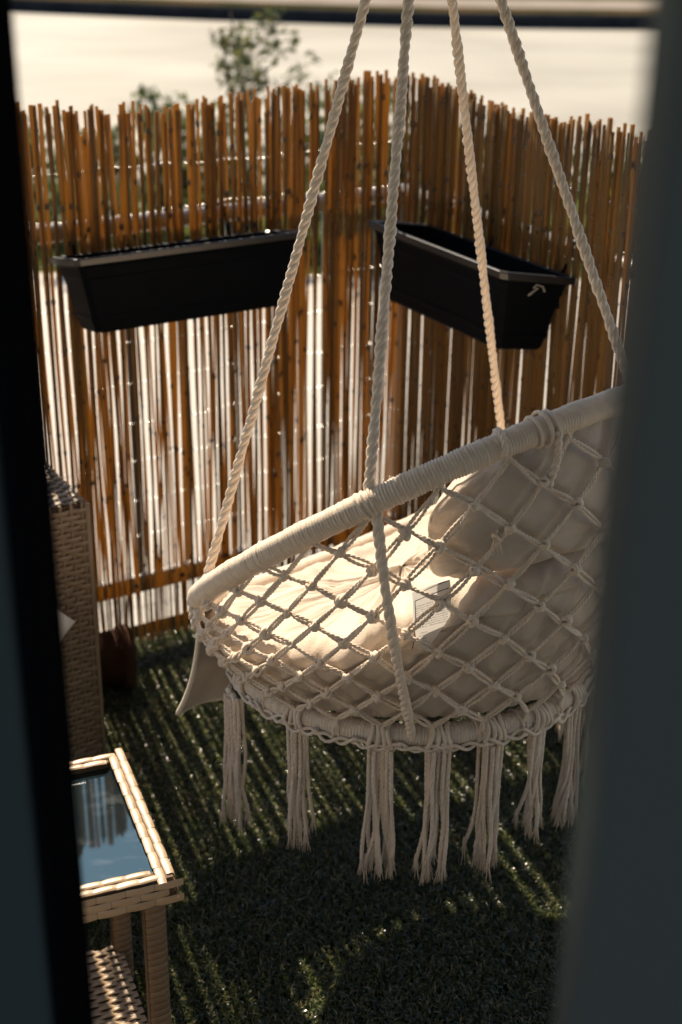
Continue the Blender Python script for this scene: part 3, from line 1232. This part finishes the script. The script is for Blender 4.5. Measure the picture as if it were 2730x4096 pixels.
def weave_panel(parent, o, d, w_, n_, length, width, row, pitch, amp=.0022, stake=True, name='cane_strand', m='wicker_grey'):
    """woven panel: rows of ribbons along d stacked along w_, over stakes"""
    o, d, w_, n_ = [A3(q).astype(float) for q in (o, d, w_, n_)]
    rows_ = int(width / row)
    for i in range(rows_):
        mb = MB()
        ribbon(mb, o + w_ * (row * (i + .5)) + d * random.uniform(0, .001), d, n_, w_, length, pitch, math.pi * (i % 2), amp, row * .93, .0022)
        mb.build(name, M[m], parent)
    if stake:
        k = int(length / pitch) + 1
        for i in range(k):
            mb = MB()
            ribbon(mb, o + d * (pitch * i), w_, n_, d, width, row, math.pi * (i % 2), .0006, .006, .002)
            mb.build('cane_stake', M[m], parent)


# wicker sofa: only one end shows past the door frame
sofa = tag(empty('wicker_sofa'), 'tan wicker sofa with a tall woven end beside the reed screen', 'sofa')
SU, SV, SH = -.995, .448, .62
mb = MB()
c = W(SU - .36, SV - .195, SH / 2)
box(mb, c, UU * .353, VV * .188, (0, 0, SH / 2 - .005))
mb.build('core', M['wicker_core'], sofa, False)
up = Vector((0, 0, 1))
weave_panel(sofa, W(SU - .34, SV, .02), UU, up, VV, .338, SH - .02, .0118, .022)
weave_panel(sofa, W(SU, SV - .38, .02), VV, up, UU, .378, SH - .02, .0118, .022)
weave_panel(sofa, W(SU - .34, SV - .385, SH), UU, VV, up, .338, .385, .0118, .022)
mb = MB()
tube(mb, [W(SU, SV, z) for z in np.linspace(.0, SH - .004, 5)], .0055, 8)
mb.build('corner_cane', M['wicker_grey'], sofa)
mb = MB()
box(mb, W(-1.75, SV + .255, .16), UU * .35, VV * .25, (0, 0, .158))
bevel(mb.build('seat_base', M['wicker_grey'], sofa, False), .01, 3)
pil = tag(empty('throw_pillow'), 'white pillow with one pointed corner showing against the wicker sofa end', 'pillow')
mb = MB()
na = nb = 24
vt, vb = [], []
for i in range(na):
    a = -1 + 2 * i / (na - 1)
    for j in range(nb):
        b = -1 + 2 * j / (nb - 1)
        w = .05 * max(0, 1 - a ** 4) ** .6 * max(0, 1 - b ** 4) ** .6
        du, dz = .105 * (a - b), .105 * (a + b)
        p = W(-1.267 + du, SV + .062, .402 + dz)
        vt.append(p + VV * w)
        vb.append(p - VV * w)
f1 = grid_faces(na, nb)
mb.add([tuple(p) for p in vt], f1)
mb.add([tuple(p) for p in vb], [tuple(reversed(f)) for f in f1])
mb.build('pad', M['white_cloth'], pil)

# brown pot on the turf behind the sofa end
pot = tag(empty('clay_pot'), 'dark brown clay pot tipped on the turf behind the wicker sofa end', 'pot')
mb = MB()
pr_ = [(.0, .0), (.045, .0), (.05, .01), (.068, .115), (.076, .117), (.077, .14), (.070, .142), (.064, .112), (.045, .02), (.0, .018)]
axis = (UU * .86 + VV * .15 + Vector((0, 0, -.08))).normalized()
e1 = axis.cross(up).normalized()
e2 = e1.cross(axis)
base = W(-.945, .115, .0755)
V, F = [], []
for i in range(28):
    a = 2 * math.pi * i / 28
    for r, h in pr_:
        p = base + axis * (h * 1.0) + (e1 * math.cos(a) + e2 * math.sin(a)) * r
        V.append(tuple(p))
mb.add(V, grid_faces(28, len(pr_), True))
mb.build('pot_body', M['clay'], pot)

# ------------------------------------------------------------------ wicker side table with glass
table = tag(empty('side_table'), 'wicker side table with a blue-reflecting glass top and woven lower shelf', 'table')
ang = R_(21)
E1, E2 = Vector((math.cos(ang), math.sin(ang), 0)), Vector((math.sin(ang), -math.cos(ang), 0))
TZ = .44
FR = Vector((-.3486, 1.937, 0))
SX, SY = .42, .335


def TP(a, b, z):
    """a: from the right edge to the left, b: from far to near"""
    p = FR - E1 * a + E2 * b
    return Vector((p.x, p.y, z))


mb = MB()
BW = .0255
for (c, hx, hy) in ((TP(BW / 2, SY / 2, 0), BW / 2, SY / 2), (TP(SX - BW / 2, SY / 2, 0), BW / 2, SY / 2), (TP(SX / 2, BW / 2, 0), SX / 2 - BW, BW / 2), (TP(SX / 2, SY - BW / 2, 0), SX / 2 - BW, BW / 2)):
    box(mb, c + up * (TZ - .026), E1 * (hx - .003), E2 * (hy - .003), up * .022)
mb.build('frame_core', M['wicker_core'], table, False)
mb = MB()
gy = E2 * (SY / 2 - BW + .004) + up * .0042          # far edge lowered, a tilt added so the pane mirrors the reed tops
box(mb, TP(SX / 2, SY / 2, TZ - .013), E1 * (SX / 2 - BW + .004), gy, up * .003)
gl = mb.build('glass_top', M['glass'], table, False)


def strip_mesh(ln, w, th, arch):
    """one visible length of woven cane, domed and dipping at both ends"""
    mb = MB()
    n, m_ = 9, 7
    V = []
    for i in range(n):
        s = -1 + 2 * i / (n - 1)
        for j in range(m_):
            q = -1 + 2 * j / (m_ - 1)
            x = s * ln / 2
            y = q * w / 2 * (1 - .10 * s ** 4)
            z = th * (1 - q ** 2) ** .5 + arch * (1 - s ** 2) - th * .35
            V.append((x, y, z))
    mb.add(V, grid_faces(n, m_))
    return mb.mesh('cane_strip', M['wicker'])


ST = strip_mesh(.0365, .0128, .0016, .0012)
ST2 = strip_mesh(.0415, .0129, .0014, .0014)


def place_strip(me, pos, xd, yd, parent=table, sc=1.0):
    xd, yd = Vector(xd).normalized(), Vector(yd).normalized()
    zd = xd.cross(yd)
    o = bpy.data.objects.new('cane_strip', me)
    COL.objects.link(o)
    o.parent = parent
    o.matrix_local = Matrix(((xd.x, yd.x, zd.x, pos[0]), (xd.y, yd.y, zd.y, pos[1]), (xd.z, yd.z, zd.z, pos[2]), (0, 0, 0, 1)))
    o.scale = (sc, 1 + random.uniform(-.05, .05), 1 + random.uniform(-.15, .15))
    return o


nS = 9
for row in (0, 1):
    for k in range(nS):
        b = SY * (k + .25 + .5 * row) / nS
        for a in (.0065 + row * .0142, SX - .0065 - row * .0142):
            place_strip(ST, TP(a, b, TZ - .003), E2 + E1 * random.uniform(-.03, .03) - E1 * (.05 if row else -.05), E1)
    for k in range(11):
        a = BW + (SX - 2 * BW) * (k + .25 + .5 * row) / 11
        for b in (.0065 + row * .0142, SY - .0065 - row * .0142):
            place_strip(ST, TP(a, b, TZ - .003), E1 + E2 * (random.uniform(-.03, .03) + (.05 if row else -.05)), -E2)
for r in range(3):                             # apron
    z = TZ - .014 - .0132 * r
    for k in range(10):
        a = SX * (k + .25 + .5 * (r % 2)) / 10
        place_strip(ST2, TP(a, SY + .0005, z), E1, up)
        place_strip(ST2, TP(a, -.0005, z), -E1, up)
    for k in range(8):
        b = SY * (k + .25 + .5 * (r % 2)) / 8
        place_strip(ST2, TP(-.0005, b, z), -E2, up)
        place_strip(ST2, TP(SX + .0005, b, z), E2, up)


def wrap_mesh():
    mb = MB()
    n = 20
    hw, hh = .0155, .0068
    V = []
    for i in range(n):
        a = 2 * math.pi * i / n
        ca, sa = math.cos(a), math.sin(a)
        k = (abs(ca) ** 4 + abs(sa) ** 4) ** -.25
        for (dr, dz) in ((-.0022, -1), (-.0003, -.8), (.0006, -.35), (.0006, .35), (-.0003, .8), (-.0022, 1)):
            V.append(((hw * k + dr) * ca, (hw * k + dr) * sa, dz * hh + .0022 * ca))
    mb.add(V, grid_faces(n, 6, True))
    return mb.mesh('cane_wrap', M['wicker_leg_shade'])


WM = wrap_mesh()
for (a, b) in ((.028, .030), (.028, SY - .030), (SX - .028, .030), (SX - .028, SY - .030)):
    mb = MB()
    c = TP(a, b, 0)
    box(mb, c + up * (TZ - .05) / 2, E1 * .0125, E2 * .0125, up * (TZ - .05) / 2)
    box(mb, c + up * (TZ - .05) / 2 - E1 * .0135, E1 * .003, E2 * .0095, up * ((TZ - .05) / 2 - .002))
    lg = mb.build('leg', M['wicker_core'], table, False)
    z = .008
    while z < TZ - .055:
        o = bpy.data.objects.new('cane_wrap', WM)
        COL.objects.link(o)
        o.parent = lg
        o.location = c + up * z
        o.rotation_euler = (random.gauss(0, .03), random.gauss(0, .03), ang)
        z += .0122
SHZ = .068
mb = MB()
box(mb, TP(SX / 2, SY / 2, SHZ - .012), E1 * (SX / 2 - .035), E2 * (SY / 2 - .035), up * .006)
shf = mb.build('shelf', M['wicker_core'], table, False)
L_ = SX - .06
for i in range(int((SY - .05) / .0095)):
    mb = MB()
    ribbon(mb, TP(SX - .03, .027 + .0095 * (i + .5), SHZ), E1, up, E2, L_, .019, math.pi * (i % 2), .0024, .0090, .0022)
    mb.build('shelf_strand', M['wicker'], shf)
V, F = text_mesh('TEMPERED GLASS', .0062)
V[:, 0] -= V[:, 0].max() / 2
mb = MB()
mb.add([tuple(TP(.095, BW + .024, TZ - .0133) + E1 * (-x) + E2 * (y)) for x, y, _ in V], F)
mb.build('printed_text', M['scuff'], gl, False)

# ------------------------------------------------------------------ planting outside
def leaf_cloud(mb, centres, n, size, seed):
    r = np.random.default_rng(seed)
    V, F = [], []
    cs = np.asarray(centres)
    for i in range(n):
        cx, cy, cz, cr = cs[r.integers(len(cs))]
        d = r.normal(size=3)
        d /= np.linalg.norm(d)
        p = A3([cx, cy, cz]) + d * cr * r.uniform(.35, 1.05) ** .6
        a = r.normal(size=3)
        a /= np.linalg.norm(a)
        b = np.cross(a, r.normal(size=3))
        b /= np.linalg.norm(b)
        s = size * r.uniform(.6, 1.3)
        k = len(V)
        V += [p - a * s, p + b * s * .42 - a * .1 * s, p + a * s, p - b * s * .42 - a * .1 * s]
        F.append((k, k + 1, k + 2, k + 3))
    mb.add(V, F)


def bush(name, label, x, y, h, w, n, size, m, seed, cat='shrub', group=None, trunk_h=.2, lobes=9):
    r = random.Random(seed)
    root = tag(empty(name), label, cat, group)
    cen = []
    tips = []
    mbt = MB()
    for k in range(lobes):
        a = r.uniform(0, 6.28)
        rad = w * .5 * r.uniform(.15, .85)
        zz = GZ + h * r.uniform(.35, .92)
        c = (x + rad * math.cos(a), y + rad * math.sin(a), zz, w * r.uniform(.14, .26))
        cen.append(c)
        s0 = A3([x + r.uniform(-.02, .02), y, GZ - .02])
        m1 = A3([x + .35 * (c[0] - x), y + .35 * (c[1] - y), GZ + h * .3])
        tube(mbt, [s0, (s0 + m1) / 2 + A3([.01, 0, 0]), m1, A3(c[:3])], [.014, .011, .008, .003], 5)
    mbt.build('trunk', M['bark'], root)
    mb = MB()
    leaf_cloud(mb, cen, n, size, seed)
    mb.build('crown', m, root, False)
    return root


SHR = [(-3.3, 8.3, .55, 1.2), (-2.45, 8.1, .55, 1.1), (-1.75, 8.4, .56, .9), (-1.10, 8.3, .72, .6), (-.62, 8.1, .68, .95), (-.05, 8.3, .72, .9), (.45, 8.1, .60, .85), (1.0, 8.4, .48, .9), (1.65, 8.2, .42, .9), (2.4, 8.4, .45, 1.1)]
WHERE = ['far left end of the row behind the fence', 'second from the left end of the row behind the fence', 'third from the left in the row behind the fence', 'taller pointed one left of the sapling', 'spreading below the sapling',
         'just right of the sapling', 'behind the fence, between the two middle ropes', 'behind the right reed screen, right of the third rope', 'low behind the right reed screen near the fourth rope', 'far right end of the row behind the fence']
for i, (x, y, h, w) in enumerate(SHR):
    bush('shrub', 'leafy green shrub, ' + WHERE[i], x, y, h, w, 1500, .035, M['leaf'], 100 + i, group='shrubs in the bed along the street', lobes=11)
for i, (x, y, h, w) in enumerate([(-2.9, 7.75, .4, 1.0), (-1.4, 7.7, .42, .95), (.2, 7.7, .42, .95)]):
    bush('shrub', 'low green shrub in the front row nearest the fence, ' + ['far left', 'left of the sapling', 'right of the sapling'][i], x, y, h, w, 1000, .035, M['leaf'], 130 + i, group='low shrubs in the front row', lobes=9)

# sapling standing in front of the street
sap = tag(empty('sapling'), 'small sparse sapling with airy leaves standing against the bright street', 'tree')
SX0, SY0 = -.58, 8.5
mbt, mbl = MB(), MB()
r = random.Random(5)
cen = []
tube(mbt, [(SX0, SY0, GZ - .03), (SX0 + .02, SY0, .3), (SX0 - .03, SY0, .62), (SX0 - .08, SY0, .98)], [.016, .012, .009, .004], 7)
for k in range(16):
    z0 = r.uniform(.35, .85)
    a = r.uniform(0, 6.28)
    ln = r.uniform(.12, .34) * (1.25 - .55 * (z0 - .35) / .5)
    p0 = A3([SX0, SY0, z0])
    p1 = p0 + A3([math.cos(a) * ln * .55, math.sin(a) * ln * .55, ln * .35])
    p2 = p0 + A3([math.cos(a) * ln, math.sin(a) * ln, ln * r.uniform(.4, .9)])
    tube(mbt, [p0, p1, p2], [.007, .005, .002], 5)
    for q in (.55, .8, 1.0):
        c = p0 + (p2 - p0) * q
        cen.append((c[0], c[1], c[2], r.uniform(.045, .085)))
mbt.build('trunk', M['bark'], sap)
leaf_cloud(mbl, cen, 560, .030, 9)
mbl.build('crown', M['leaf2'], sap, False)
